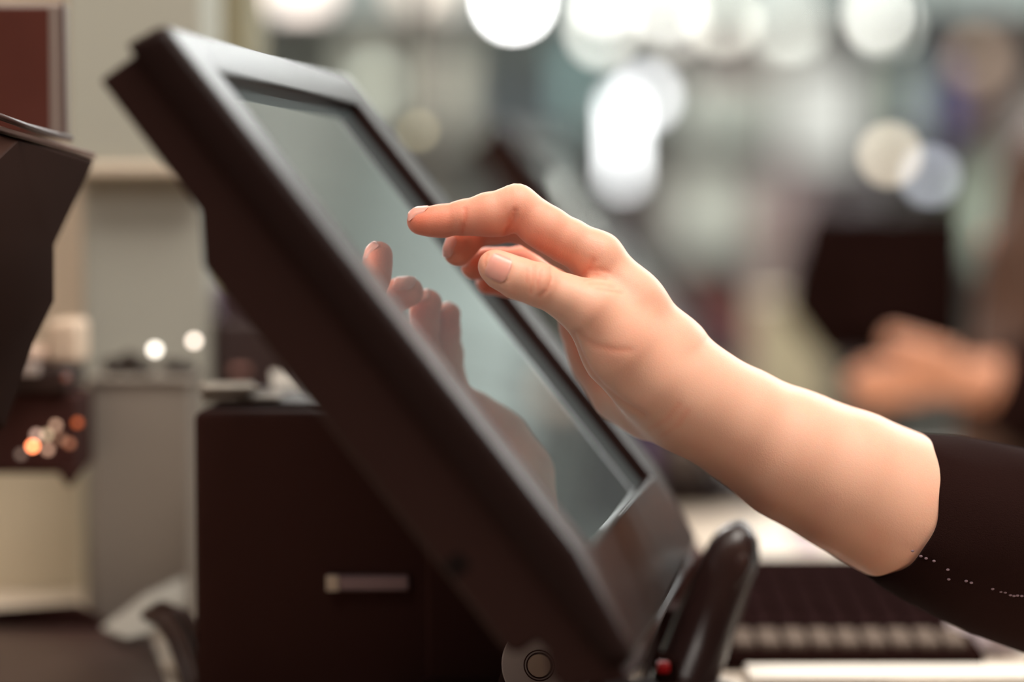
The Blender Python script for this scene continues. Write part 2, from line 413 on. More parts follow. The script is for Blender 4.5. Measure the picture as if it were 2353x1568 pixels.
CREASES = [  # polyline, sigma px, depth mm, dz range
    ([(1266, 612), (1268, 640), (1256, 668), (1240, 682)], 3.4, .62, (-60, 0)), ([(1228, 608), (1226, 640), (1220, 672)], 3.4, .42, (-60, 0)),
    ([(1244, 620), (1236, 650), (1238, 668)], 3, .36, (-60, 0)), ([(1212, 618), (1212, 650)], 3, .22, (-60, 0)),
    ([(1183, 484), (1180, 505), (1166, 530), (1160, 545)], 5.5, .75, (-30, 12)), ([(1174, 494), (1168, 512)], 3, .25, (-30, 12)),
    ([(1069, 480), (1070, 505), (1064, 530), (1060, 545)], 5, .5, (-30, 12)),
        ([(1340, 632), (1356, 616), (1362, 600)], 8, .4, (-30, 20)), ([(1345, 640), (1370, 634), (1392, 640)], 4.5, .45, (-30, 20)),
    ([(1355, 650), (1385, 652), (1410, 660)], 4.5, .40, (-30, 20)), ([(1372, 662), (1400, 668), (1428, 673)], 4.5, .35, (-30, 20)), ([(1350, 622), (1376, 618), (1398, 626)], 4.5, .35, (-30, 20)),
    ([(1330, 765), (1345, 782), (1370, 796), (1410, 804), (1445, 806)], 9, .25, (-40, 10)),
    ([(1318, 770), (1330, 805), (1352, 850), (1385, 890), (1430, 925), (1480, 955)], 7, .8, (-30, 40)),
    ([(1495, 985), (1530, 965), (1560, 930)], 7, .12, (-30, 10)), ([(1520, 1002), (1560, 975), (1580, 945)], 7, .1, (-30, 10)),
    ([(1120, 583), (1114, 600), (1120, 622), (1138, 645), (1156, 650), (1170, 640), (1176, 618), (1170, 598)], 2.6, .32, (-60, 0)),
]
for line, sg, dep, (z0, z1) in CREASES:
    w_ = np.exp(-(polyd(line) / sg) ** 2) * front * ((dzs > z0) & (dzs < z1))
    disp -= dep * w_; crease = np.maximum(crease, w_)
# tendon and knuckle relief, knuckle wrinkles on top of the index joint
for cx_, cy_, s_, a_ in ((1186, 455, 26, .0), (1300, 575, 40, -.4), (1335, 615, 30, -1.), (1500, 960, 60, .0)):
    disp += a_ * np.exp(-((pxs - cx_) ** 2 + (pys - cy_) ** 2) / (2 * s_ * s_)) * front
top = np.clip(hn[:, 1], 0, 1)
disp += .10 * top * np.sin(pxs / 2.6) * np.exp(-((pxs - 1180) / 22) ** 2) * (pys < 500) * (dzs < 14)
disp += .08 * top * np.sin(pxs / 2.2) * np.exp(-((pxs - 1040) / 14) ** 2) * (pys < 500) * (dzs < 14)
hv2 = hv + hn * disp[:, None]
hv_w = c2w(hv2 / 1000)
# skin flush: fingertips, joints and the web are redder
def blob(px, py, dz, s): c_ = H(px, py, dz, 0)[0]; return np.exp(-((hv - c_) ** 2).sum(1) / (2 * s * s))
flush = np.zeros(len(hv))
for a_ in ((960, 512, 2, 13, 1.), (1010, 522, 2, 12, .95), (1066, 522, 0, 10, .85), (1120, 527, 0, 11, .85), (1176, 525, -4, 11, .8), (1240, 562, -3, 12, .7), (1052, 585, 18, 11, 1.), (1090, 535, 20, 12, .9), (1150, 530, 22, 16, .8),
           (1092, 618, 36, 12, 1.), (1150, 610, 42, 18, .9), (1122, 655, 51, 14, 1.), (1118, 610, -18, 7, .55), (1160, 660, -22, 8, .35), (1240, 645, -25, 8, .35), (1340, 625, 5, 13, .5), (1380, 650, 0, 9, .35), (1400, 560, 0, 10, .2), (1330, 700, 40, 30, .5), (1420, 790, -22, 16, .2)):
    flush = np.maximum(flush, a_[4] * blob(*a_[:3], a_[3]))
flush = np.clip(flush + crease * .22, 0, 1)
person = empty('person', wp(2070, 1165, 1.12), 'person in a black sleeve reaching with bare forearm to point at the till screen', 'person')
m_skin = bpy.data.materials.new('skin'); m_skin.use_nodes = True
nt = m_skin.node_tree; bs = nt.nodes['Principled BSDF']
at = nt.nodes.new('ShaderNodeAttribute'); at.attribute_name = 'flush'
mx = nt.nodes.new('ShaderNodeMix'); mx.data_type = 'RGBA'; mx.inputs[6].default_value = (.80, .455, .325, 1); mx.inputs[7].default_value = (.76, .20, .115, 1)
tc = nt.nodes.new('ShaderNodeTexCoord'); n1 = nt.nodes.new('ShaderNodeTexNoise'); n1.inputs['Scale'].default_value = 60; n1.inputs['Detail'].default_value = 5
nt.links.new(tc.outputs['Object'], n1.inputs['Vector'])
ma = nt.nodes.new('ShaderNodeMath'); ma.operation = 'MULTIPLY_ADD'; ma.inputs[1].default_value = .5; ma.inputs[2].default_value = -.25
nt.links.new(n1.outputs['Fac'], ma.inputs[0])
ad = nt.nodes.new('ShaderNodeMath'); ad.operation = 'ADD'; ad.use_clamp = True
nt.links.new(at.outputs['Fac'], ad.inputs[0]); nt.links.new(ma.outputs[0], ad.inputs[1]); nt.links.new(ad.outputs[0], mx.inputs[0])
nt.links.new(mx.outputs[2], bs.inputs['Base Color'])
bs.inputs['Roughness'].default_value = .48; bs.inputs['Specular IOR Level'].default_value = .35
bs.inputs['Subsurface Weight'].default_value = .4; bs.inputs['Subsurface Radius'].default_value = (1, .32, .16); bs.inputs['Subsurface Scale'].default_value = .003
vo = nt.nodes.new('ShaderNodeTexVoronoi'); vo.inputs['Scale'].default_value = 1500; nt.links.new(tc.outputs['Object'], vo.inputs['Vector'])
n2 = nt.nodes.new('ShaderNodeTexNoise'); n2.inputs['Scale'].default_value = 900; n2.inputs['Detail'].default_value = 4; nt.links.new(tc.outputs['Object'], n2.inputs['Vector'])
ad2 = nt.nodes.new('ShaderNodeMath'); ad2.operation = 'ADD'; nt.links.new(vo.outputs['Distance'], ad2.inputs[0]); nt.links.new(n2.outputs['Fac'], ad2.inputs[1])
bp = nt.nodes.new('ShaderNodeBump'); bp.inputs['Strength'].default_value = .13; bp.inputs['Distance'].default_value = .0004
nt.links.new(ad2.outputs[0], bp.inputs['Height']); nt.links.new(bp.outputs['Normal'], bs.inputs['Normal'])
hand = mesh_from('hand_and_forearm', hv_w, hf, m_skin, person, {'flush': flush})
hh = (hv2 / 1000 - O) @ N
print('hand min height over terminal face', hh[(pxs < 1500)].min(), 'at', pxs[hh.argmin()], pys[hh.argmin()], dzs[hh.argmin()])
# fingernails
m_nail = mat('fingernail', (226, 158, 142), rough=.32, spec=.5)
m_nail.node_tree.nodes['Principled BSDF'].inputs['Subsurface Weight'].default_value = .3
m_nail.node_tree.nodes['Principled BSDF'].inputs['Subsurface Scale'].default_value = .002
def nail(c, inward, along, l, w):
    inward = np.array(inward, float); inward /= np.linalg.norm(inward)
    along = np.array(along, float); along -= inward * (along @ inward); along /= np.linalg.norm(along)
    sd = np.cross(inward, along); nr, ns = 9, 32
    pts = [(0, 0)]
    for i in range(1, nr + 1):
        for k in range(ns):
            a = 2 * math.pi * k / ns; ca, sa = math.cos(a), math.sin(a); e = 2 / 3.0
            pts.append((math.copysign(abs(ca) ** e, ca) * i / nr, math.copysign(abs(sa) ** e, sa) * i / nr))
    pts = np.array(pts)
    p = (c + np.outer(pts[:, 0] * l / 2, along) + np.outer(pts[:, 1] * w / 2, sd) - inward * 8).astype(np.float32)
    for _ in range(30): p = p + np.clip(sdf_hand(p), -2, 2)[:, None] * inward.astype(np.float32) * .9
    rr = np.max(np.abs(pts), axis=1)
    g = grad(sdf_hand, p, .3)
    off = .42 - .54 * np.clip((rr - .8) / .2, 0, 1) ** 2 + .30 * np.clip((pts[:, 0] - .6) / .4, 0, 1)
    p = p + g * off[:, None]
    fs = [[0, 1 + k, 1 + (k + 1) % ns] for k in range(ns)]
    for i in range(nr - 1):
        for k in range(ns):
            a0 = 1 + i * ns; fs.append([a0 + k, a0 + ns + k, a0 + ns + (k + 1) % ns, a0 + (k + 1) % ns])
    return mesh_from('fingernail', c2w(p / 1000), fs, m_nail, hand)
nail(H(1146, 616, -26, 0)[0], (.0, .05, 1), (-.93, .38, 0), 10.2, 11.8)
nail(H(962, 490, 2, 0)[0], (.12, -1, .15), (-1, .0, 0), 10, 9.5)
nail(H(1040, 566, 16, 0)[0], (.9, .1, .35), (-.3, -1, 0), 10, 9.5)
nail(H(1080, 596, 34, 0)[0], (.75, -.3, .45), (-.5, -.8, 0), 9, 8.5)
nail(H(1110, 640, 50, 0)[0], (.6, -.6, .4), (-1, -.2, 0), 8, 7)

# ------------------------------------------------------------------ the black sleeve
m_slv = mat('black_knit_fabric', linear=(.0165, .0066, .0056), rough=.95, spec=.02, bump=.8, bscale=1800)
m_slv.node_tree.nodes['Principled BSDF'].inputs['Sheen Weight'].default_value = .015
ST = [(2022, 1150, 27, 166), (2085, 1180, 29, 186), (2170, 1206, 32, 206), (2260, 1232, 36, 219), (2360, 1256, 40, 228), (2550, 1320, 46, 240), (2800, 1420, 52, 250), (3020, 1480, 58, 262), (3120, 1380, 66, 275), (3180, 1120, 76, 300), (3200, 800, 90, 330), (3200, 520, 105, 350)]
def sleeve_ring(i, n, inset=0):
    cs = [H(*q) for q in ST]
    c_, r_ = cs[i]; t_ = cs[min(i + 1, len(cs) - 1)][0] - cs[max(i - 1, 0)][0]; t_ = t_ / np.linalg.norm(t_)
    zf = np.array([0, 0, -1.]); zf = zf - t_ * (zf @ t_); zf /= np.linalg.norm(zf); up_ = np.cross(t_, zf)
    if up_[1] < 0 and i < 7: up_ = -up_
    out = []
    for k in range(n):
        a = 2 * math.pi * k / n
        rr = (r_ - inset) * (1 + (.018 * math.sin(3 * a + i * 1.3) + .014 * math.sin(5 * a - i * 2.1)) * (0 if i == 0 else 1))
        p = c_ + rr * (math.cos(a) * up_ + math.sin(a) * zf * (1.10, 1.04, .98, .94)[min(i, 3)])
        if i < 3:
            f_ = (1, .75, .3)[i]
            p = p + t_ * f_ * (12.5 * max(0, math.sin(a)) ** 1.3 + .5 * math.sin(9 * a) - 4.5 * np.dot(up_ * math.cos(a), (0, 1, 0)))
        out.append(p / 1000)
    return out
nS = 72
rings = [sleeve_ring(0, nS, 3.5)] + [sleeve_ring(0, nS, .2)] + [sleeve_ring(i, nS) for i in range(1, len(ST))]
rings[0] = [p + (q - p) * .0 + np.array([.012, -.006, 0]) for p, q in zip(rings[0], rings[1])]
sv = c2w(np.array(rings).reshape(-1, 3)); sf = []
for i in range(len(rings) - 1):
    for k in range(nS): sf.append([i * nS + k, i * nS + (k + 1) % nS, (i + 1) * nS + (k + 1) % nS, (i + 1) * nS + k])
sf.append([(len(rings) - 1) * nS + k for k in range(nS)])
slv = mesh_from('sleeve', sv, sf, m_slv, person)
ss = slv.modifiers.new('sub', 'SUBSURF'); ss.levels = 2; ss.render_levels = 2
bv = BVHTree.FromPolygons([Vector(v) for v in sv], sf)
co = Vector((0, 0, CAM_Z)); m_thr = mat('grey_thread', (120, 96, 104), rough=.7)
for k, (px, py) in enumerate([(2097, 1267), (2116, 1279), (2128, 1284), (2146, 1290), (2178, 1310), (2180, 1332), (2220, 1336), (2232, 1340), (2281, 1354), (2310, 1362), (2322, 1368), (2330, 1370), (2338, 1369), (2348, 1370), (2300, 1360)]):
    dr = (wp(px, py, 1) - co).normalized(); hit = bv.ray_cast(co, dr)
    if hit[0]: MB().ball(hit[0] - dr * .0002, .0007, 2, (1.2, .5, .8)).build('stitch', m_thr, slv, smooth=True, label='pale grey stitch on the seam')

# ------------------------------------------------------------------ receipt printer behind the terminal
pr = empty('receipt_printer', (xat(740, 1.25), 1.25, CT), 'black box shaped receipt printer with a grey badge behind the till', 'printer')
x0, x1 = xat(443, 1.18), xat(1000, 1.18); zt = zat(948, 1.18)
MB().box((x0, 1.18, CT), (x1, 1.33, zt)).build('body', m_blk_matte, pr, bevel=.004)
MB().box((x0 + .008, 1.20, zt - .002), (x1 - .01, 1.31, zt + .003)).build('lid', m_blk, pr, bevel=.0015)
MB().box((xat(748, 1.178), 1.1765, zat(1363, 1.178)), (xat(938, 1.178), 1.1805, zat(1327, 1.178))).build('badge', mat('grey_badge', (128, 106, 112), rough=.3, metal=.4), pr, bevel=.001, label='grey rectangular badge')
MB().box((xat(748, 1.178), 1.1755, zat(1363, 1.178)), (xat(776, 1.178), 1.1768, zat(1327, 1.178))).build('badge_end', mat('pale_badge_end', (215, 196, 178), rough=.4), pr, bevel=.0004, label='pale end of the badge')
# things on the printer
bk = empty('roll_dispenser', (xat(560, 1.42), 1.44, CT), 'dark purple brown roll dispenser blurred behind the till and above the printer', 'roll dispenser')
mdp = mat('dark_purple_plastic', (58, 40, 44), rough=.35)
MB().box((xat(486, 1.42), 1.42, CT), (xat(690, 1.42), 1.50, zat(735, 1.42))).build('base', mat('dark_brown_base', (52, 34, 32), rough=.5), bk, bevel=.004)
MB().lathe((xat(600, 1.42), 1.425, zat(705, 1.42)), [(.001, 0), (.021, 0), (.023, .002), (.023, .05), (.001, .052)], 32, (0, 1, 0)).build('roll', mdp, bk, bevel=.001)
MB().box((xat(488, 1.45), 1.445, zat(800, 1.45)), (xat(540, 1.45), 1.455, zat(655, 1.45))).build('guard', mat('purple_grey_guard', (118, 102, 120), rough=.35), bk, bevel=.002, label='purple grey guard plate')
MB().box((xat(528, 1.41), 1.415, zat(860, 1.41)), (xat(566, 1.41), 1.419, zat(846, 1.41))).build('tag', mat('rosy_tag', (176, 128, 118), rough=.4), bk, bevel=.0006, label='small rosy tag')
for i, (a, b_, c_, rz) in enumerate([(463, 640, 2.2, .05), (470, 600, 1.6, -.1), (455, 615, 1.4, .18)]):
    z_ = zt + .0032 + i * .0024
    tag(MB().box((xat(a, 1.21), 1.205, z_), (xat(b_, 1.21) - .004 * i, 1.245, z_ + .002), Matrix.Rotation(rz, 3, 'Z')).build('card', mat('card%d' % i, [(150, 136, 122), (96, 80, 72), (170, 156, 140)][i], rough=.5), bevel=.0004),
        ['beige card lowest in the pile on the printer edge', 'brown card in the middle of the pile on the printer edge', 'pale card topmost in the pile on the printer edge'][i], 'card', 'cards piled on the printer')
pp = [wp(622, 858, 1.30), wp(668, 852, 1.31), wp(735, 940, 1.32), wp(628, 920, 1.29)]
tag(MB().prism(pp, (0, .0012, .0012)).build('paper_slip', m_paper), 'small white paper slip leaning behind the till on the printer', 'paper slip')

# ------------------------------------------------------------------ little glowing balls standing in for bright reflections
def add_glint(px, py, d, r, rgb, e, name, label, cat, group=None, stem=None):
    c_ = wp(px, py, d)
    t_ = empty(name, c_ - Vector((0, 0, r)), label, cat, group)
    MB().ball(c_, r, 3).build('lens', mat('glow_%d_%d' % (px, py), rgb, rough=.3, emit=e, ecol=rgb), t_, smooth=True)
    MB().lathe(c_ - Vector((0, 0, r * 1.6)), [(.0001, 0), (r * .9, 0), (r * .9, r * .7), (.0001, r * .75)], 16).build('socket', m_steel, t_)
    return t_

# ------------------------------------------------------------------ pillar, steel box, partition on the left
pi_ = empty('pillar', (xat(330, 1.42), 1.45, CT), 'grey beige square pillar standing on the counter left of the till', 'pillar')
x0, x1 = xat(188, 1.40), xat(476, 1.40)
MB().box((x0, 1.40, CT), (x1, 1.48, zat(398, 1.4))).build('shaft', m_pillar, pi_, bevel=.003)
zL = zat(398, 1.385)
MB().box((xat(155, 1.385), 1.385, zL + .006), (xat(464, 1.385), 1.49, 1.75)).build('head', mat('beige_paint', (170, 168, 156), rough=.45, noise=.04, nscale=5), pi_, bevel=.002)
MB().box((xat(158, 1.38), 1.38, zL - .001), (xat(468, 1.38), 1.49, zL + .006)).build('ledge', mat('pink_beige', (214, 198, 178), rough=.45), pi_, bevel=.002)
MB().box((xat(480, 1.6), 1.56, CT), (xat(592, 1.6), 1.66, 1.9)).build('olive_post', m_olive, pi_, bevel=.003, label='olive grey side post')
tb = empty('steel_box', (xat(320, 1.36), 1.37, CT), 'dull grey metal box standing against the pillar left of the printer', 'metal box')
MB().box((xat(202, 1.345), 1.345, CT), (xat(436, 1.345), 1.395, zat(868, 1.345))).build('body', m_steel, tb, bevel=.003)
MB().box((xat(198, 1.342), 1.342, zat(880, 1.342)), (xat(440, 1.342), 1.397, zat(866, 1.342))).build('lid', m_steel, tb, bevel=.002)
ztb = zat(864, 1.345)
mcr = mat('dark_scrap', (44, 33, 28), rough=.5)
for i, (px, w_, h_) in enumerate([(262, 30, 40), (296, 32, 48), (328, 26, 32), (398, 30, 34), (430, 20, 22)]):
    b = MB(); b.ball((xat(px, 1.36), 1.36, ztb + h_ / F * 1.36 * .5), w_ / F * 1.36, 2, (1.1, 1, .75 * h_ / w_ * .7))
    for v in b.bm.verts: v.co += Vector(RNG.normal(0, .0009, 3))
    tag(b.build('clip', mcr), ['dark lump of a clip at the left end of the metal box top', 'larger dark clip second from the left on the metal box', 'small dark clip in the middle of the metal box top', 'dark clip near the right end of the metal box', 'smallest dark clip at the right end of the metal box'][i], 'clip', 'clips on the metal box')
add_glint(356, 804, 1.34, .0024, (255, 246, 232), 5.5, 'indicator_light', 'small round white light above the metal box, left one', 'light', 'white lights in front of the pillar')  # glowing balls take the place of specular highlights, no lamps here
add_glint(446, 784, 1.35, .0022, (255, 240, 224), 5, 'indicator_light', 'small round white light beside the till back, right one', 'light', 'white lights in front of the pillar')
slab('wall_partition', (-1.3, 1.66, CT), (xat(470, 1.66), 1.70, 2.1), mat('pinkish_panel', (214, 196, 176), rough=.6))
tag(MB().box((xat(-500, 1.5), 1.5, CT), (xat(182, 1.5), 1.52, zat(1075, 1.5))).build('low_panel', m_cream, bevel=.003), 'low cream panel on the counter left of the pillar', 'panel')

# ------------------------------------------------------------------ devices at the left edge of the frame
fd = empty('card_reader', (xat(20, 1.12), 1.12, CT), 'black faceted card reader at the left edge beside the pillar', 'card reader')
def fac(pts, back): return [wp(*p) for p in pts] + [wp(*p) + Vector((-.01, back, -.004)) for p in pts]
sil = [(-170, 255, 1.05), (45, 320, 1.09), (215, 370, 1.16), (124, 562, 1.155), (124, 692, 1.15), (76, 790, 1.15), (10, 985, 1.15), (-170, 1060, 1.10)]
inner = [(-170, 525, .985), (-170, 722, 1.01)]
vv = [wp(*p) for p in sil] + [wp(*p) for p in inner] + [wp(*p) + Vector((-.012, .06, -.002)) for p in sil]
MB().poly(vv, [(0, 1, 8), (1, 2, 3, 8), (3, 4, 9, 8), (4, 5, 6, 9), (6, 7, 9), (0, 8, 9, 7)] + [(i, i + 10, i + 11, i + 1) for i in range(7)] + [(7, 17, 10, 0), tuple(range(17, 9, -1))]).build('body', mat('faceted_black', linear=(.034, .0150, .0105), rough=.7, spec=.03), fd, bevel=.0012)
MB().prism([wp(-170, 238, 1.05), wp(46, 303, 1.085), wp(222, 352, 1.165), wp(216, 366, 1.165), wp(46, 317, 1.088), wp(-170, 252, 1.05)], (-.01, .055, 0)).build('trim', mat('pinkish_trim', (160, 132, 122), rough=.35), fd, bevel=.0006, label='pale pinkish top trim')
MB().tube([wp(-170, 215, 1.06), wp(0, 268, 1.07), wp(60, 290, 1.09), wp(120, 308, 1.12), wp(162, 318, 1.15)], .0016, 10).build('cover_edge', m_brown, fd, smooth=True)
c_ = wp(-170, 1000, 1.16)
MB().lathe((c_.x, 1.15, CT), [(.001, 0), (.034, 0), (.034, .006), (.012, .014), (.010, c_.z - CT), (.001, c_.z - CT + .002)], 24).build('stand', m_blk, fd, smooth=False, bevel=.001)
dp = empty('customer_display', (xat(20, 1.22), 1.24, CT), 'reddish brown display panel with thin frame at upper left edge', 'display')
MB().box((xat(-400, 1.2), 1.20, zat(322, 1.2)), (xat(152, 1.2), 1.215, zat(8, 1.2))).build('frame', mat('mauve_frame', (128, 112, 104), rough=.5), dp, bevel=.003)
MB().box((xat(-380, 1.2), 1.1985, zat(306, 1.2)), (xat(118, 1.2), 1.2005, zat(22, 1.2))).build('screen', mat('brown_screen', (82, 42, 35), rough=.25, noise=.5, nscale=9), dp, bevel=.0005, label='reddish brown glossy screen')
MB().tube([(xat(154, 1.2), 1.199, zat(322, 1.2)), (xat(150, 1.2), 1.199, zat(8, 1.2))], .0008, 8).build('edge_strip', mat('dark_red_edge', (72, 34, 34), rough=.5), dp, label='dark red edge line')
MB().box((xat(-120, 1.22), 1.213, CT), (xat(-40, 1.22), 1.235, zat(280, 1.22))).build('pole', m_brown, dp, bevel=.002)
# dark caddy with small shiny things
cd = empty('cash_tray', (xat(90, 1.30), 1.30, CT), 'dark open tray of trinkets between the card reader and the pillar', 'tray')
xa, xb = xat(-260, 1.30), xat(186, 1.30)
MB().box((xa, 1.285, zat(1085, 1.3)), (xb, 1.335, zat(900, 1.3))).build('body', m_blk_matte, cd, bevel=.003)
MB().box((xa + .01, 1.28, zat(900, 1.3)), (xb - .004, 1.335, zat(838, 1.3))).build('rim', mat('dark_brown_rim', (48, 30, 26), rough=.4), cd, bevel=.004)
MB().box((xat(-140, 1.3), 1.292, CT), (xat(-100, 1.3), 1.325, zat(1085, 1.3))).build('leg', m_blk_matte, cd, bevel=.004)
MB().prism([(xat(120, 1.28), 1.281, zat(1080, 1.28)), (xat(185, 1.28), 1.281, zat(1080, 1.28)), (xat(152, 1.28), 1.281, zat(1125, 1.28))], (0, .01, 0)).build('hook', m_blk_matte, cd, bevel=.001)
tb2 = MB().box((xat(95, 1.3) - .02, 1.29, zat(838, 1.3)), (xat(110, 1.3), 1.33, zat(800, 1.3))).build('tissue_pack', mat('pale_pink_pack', (226, 196, 176), rough=.5), bevel=.004)
tag(tb2, 'pale pink pack standing on the dark tray beside the card reader', 'pack')
tag(MB().box((xat(112, 1.3), 1.29, zat(838, 1.3)), (xat(184, 1.3), 1.33, zat(735, 1.3))).build('tissue_pack', mat('pale_cream_pack', (226, 200, 176), rough=.5), bevel=.004), 'taller cream pack standing on the dark tray beside the pillar', 'pack')
tag(MB().box((xat(48, 1.28), 1.272, zat(862, 1.28)), (xat(92, 1.28), 1.279, zat(835, 1.28))).build('label_tag', mat('pale_grey_tag', (200, 184, 176), rough=.5), bevel=.001), 'small pale grey tag on the front of the dark tray', 'tag')
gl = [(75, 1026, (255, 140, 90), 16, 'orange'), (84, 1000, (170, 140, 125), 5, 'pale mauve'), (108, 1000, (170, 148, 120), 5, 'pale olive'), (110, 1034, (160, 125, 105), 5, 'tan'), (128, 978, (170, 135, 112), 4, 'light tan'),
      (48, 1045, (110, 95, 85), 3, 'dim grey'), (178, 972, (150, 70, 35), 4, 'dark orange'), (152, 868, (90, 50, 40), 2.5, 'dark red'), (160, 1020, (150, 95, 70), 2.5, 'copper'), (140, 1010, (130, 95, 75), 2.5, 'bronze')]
for px, py, rgb, e, nm in gl:  # beads emit to imitate sparkles reflected by shiny bits
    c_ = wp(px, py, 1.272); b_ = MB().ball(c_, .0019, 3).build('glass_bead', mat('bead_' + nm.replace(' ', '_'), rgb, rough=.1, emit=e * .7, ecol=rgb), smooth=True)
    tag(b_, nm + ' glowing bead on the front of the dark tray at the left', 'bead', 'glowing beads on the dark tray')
tr = empty('brown_tray', (xat(150, 1.3), 1.3, CT), 'low dark brown tray on the counter at the lower left corner', 'tray')
MB().prism([(xat(-400, 1.24), 1.17, CT + .001), (xat(420, 1.24), 1.17, CT + .001), (xat(330, 1.33), 1.345, CT + .001), (xat(-400, 1.4), 1.40, CT + .001)], (0, 0, .006)).build('base', m_brown, tr, bevel=.002)
MB().prism([(xat(-300, 1.38), 1.37, CT + .007), (xat(290, 1.36), 1.33, CT + .007), (xat(215, 1.40), 1.335, CT + .020)], (0, .006, 0)).build('rim', m_blk_matte, tr, bevel=.001)
tag(MB().prism([wp(235, 1445, 1.31), wp(330, 1375, 1.32), wp(425, 1330, 1.335), wp(430, 1385, 1.30), wp(345, 1455, 1.28), wp(290, 1468, 1.28)], (0, .002, .001)).build('folded_paper', mat('pale_grey_paper', (196, 192, 182), rough=.7)), 'folded pale grey paper between the metal box and the cables', 'paper')
for i, (dx, rr, cc) in enumerate([(0, .0034, (70, 48, 42)), (26, .003, (92, 68, 60)), (52, .0036, (54, 34, 30)), (80, .003, (84, 58, 52))]):
    pts = [(336 + dx * .4, 1412 - dx * .25, 1.245), (372 + dx * .7, 1430 - dx * .2, 1.235), (400 + dx * .8, 1475, 1.225), (420 + dx * .8, 1530, 1.215), (432 + dx * .8, 1568, 1.21), (440 + dx * .8, 1600, 1.205)]
    tag(MB().tube([wp(*p) for p in pts], rr, 12).build('cable', mat('cable%d' % i, cc, rough=.35), smooth=True), ['leftmost brown cable bending down beside the printer', 'lighter brown cable, second from the left beside the printer', 'darkest thick cable, third from the left beside the printer', 'brown cable nearest the printer side'][i], 'cable', 'cables beside the printer')

# ------------------------------------------------------------------ scanner, keyboard and small things at the lower right
sn = empty('barcode_scanner', wp(1600, 1600, 1.15), 'glossy black handheld scanner standing right of the till screen corner', 'scanner')
sn.location.z = CT
zz = np.linspace(0, 1, 13)
path = [wp(1548, 1640, 1.185), wp(1570, 1568, 1.19), wp(1597, 1500, 1.195), wp(1622, 1430, 1.2), wp(1650, 1360, 1.203), wp(1675, 1300, 1.205), wp(1688, 1262, 1.206), wp(1697, 1232, 1.206), wp(1702, 1212, 1.207), wp(1705, 1198, 1.207)]
rs = [q / F * 1.15 for q in (78, 78, 77, 76, 74, 70, 64, 51, 32, 6)]
MB().tube(path, rs, 32).build('body', m_blk_gloss, sn, smooth=True)
MB().tube([wp(1650, 1420, 1.192), wp(1676, 1350, 1.195), wp(1702, 1290, 1.198), wp(1716, 1235, 1.202)], [.003, .006, .007, .003], 16).build('ridge', m_blk_gloss, sn, smooth=True)
cb = wp(1570, 1600, 1.19)
MB().lathe((cb.x, cb.y, CT), [(.001, 0), (.026, 0), (.026, .004), (.018, .007), (.001, .008)], 32).build('cradle', m_blk, sn, bevel=.001)
MB().prism([wp(1470, 1625, 1.2), wp(1560, 1625, 1.2), wp(1590, 1400, 1.215), wp(1520, 1400, 1.215)], (0, .03, 0)).build('dock', m_blk_matte, sn, bevel=.002)
MB().box(tuple(wp(1510, 1550, 1.16)), tuple(wp(1540, 1522, 1.16) + Vector((0, .006, 0)))).build('red_label', m_red, sn, bevel=.0015, label='small red sticker')
MB().box(tuple(wp(1508, 1620, 1.162)), tuple(wp(1560, 1520, 1.162) + Vector((0, .03, 0)))).build('red_label_mount', m_kc, sn, bevel=.002)
ab = empty('adapter_box', (xat(1540, 1.27), 1.27, CT), 'black adapter box on the counter between the till corner and the scanner', 'adapter box')
MB().box((xat(1420, 1.25), 1.25, CT), (xat(1630, 1.25), 1.32, zat(1275, 1.25))).build('body', m_blk_matte, ab, bevel=.006)
MB().box((xat(1440, 1.25), 1.248, CT + .01), (xat(1600, 1.25), 1.2505, CT + .03)).build('socket_panel', m_blk, ab, bevel=.001)
kb = empty('keyboard', (xat(1900, 1.36), 1.36, CT), 'black till keyboard on the counter under the forearm', 'keyboard')
MB().prism([(xat(1655, 1.27), 1.24, CT + .001), (xat(1655, 1.27), 1.24, CT + .010), (xat(1655, 1.27), 1.43, CT + .034), (xat(1655, 1.27), 1.43, CT + .001)], (.135, 0, 0)).build('case', m_kc, kb, bevel=.002)
mk = mat('dark_key', linear=(.015, .007, .007), rough=.9, spec=0); mkg = mat('grey_key', (104, 92, 84), rough=.9, spec=0)
sl = math.atan2(.024, .19)
for r_ in range(5):
    for c_ in range(9):
        x_ = xat(1655, 1.27) + .006 + c_ * .0138; y_ = 1.247 + r_ * .034; z_ = CT + .010 + (y_ - 1.24) * math.tan(sl)
        MB().box((x_, y_, z_), (x_ + .0112, y_ + .028, z_ + .005), Matrix.Rotation(sl, 3, 'X')).build('key', mkg if (r_ == 0) else mk, kb, bevel=.0012, label='grey key in the front row' if r_ == 0 else None)
tag(MB().prism([(xat(1725, 1.2), 1.194, CT), (xat(2560, 1.2), 1.194, CT), (xat(2560, 1.2), 1.232, CT), (xat(1730, 1.2), 1.232, CT)], (0, 0, .006)).build('paper_pad', m_paper, bevel=.0008), 'white paper pad on the counter in the lower right corner', 'paper pad')
b = MB().ball(wp(2275, 1515, 1.30), .02, 4, (1.6, .8, .5))
for v in b.bm.verts: v.co += Vector(RNG.normal(0, .0012, 3))
b = b.build('plastic_bag', mat('crumpled_lilac_film', (178, 166, 172), rough=.2)); b.location.z = CT
tag(b, 'crumpled pale lilac plastic bag under the sleeve at the lower right', 'plastic bag')
bx = empty('cash_box', (xat(2180, 1.4), 1.42, CT), 'black box beside the keyboard under the black sleeve', 'box')
MB().box((xat(2068, 1.36), 1.36, CT), (xat(2160, 1.36) + .0, 1.44, CT + .042)).build('body', m_blk_matte, bx, bevel=.003)
MB().box((xat(2066, 1.36), 1.358, CT + .036), (xat(2162, 1.36) + .0, 1.442, CT + .046)).build('lid', m_blk, bx, bevel=.002)
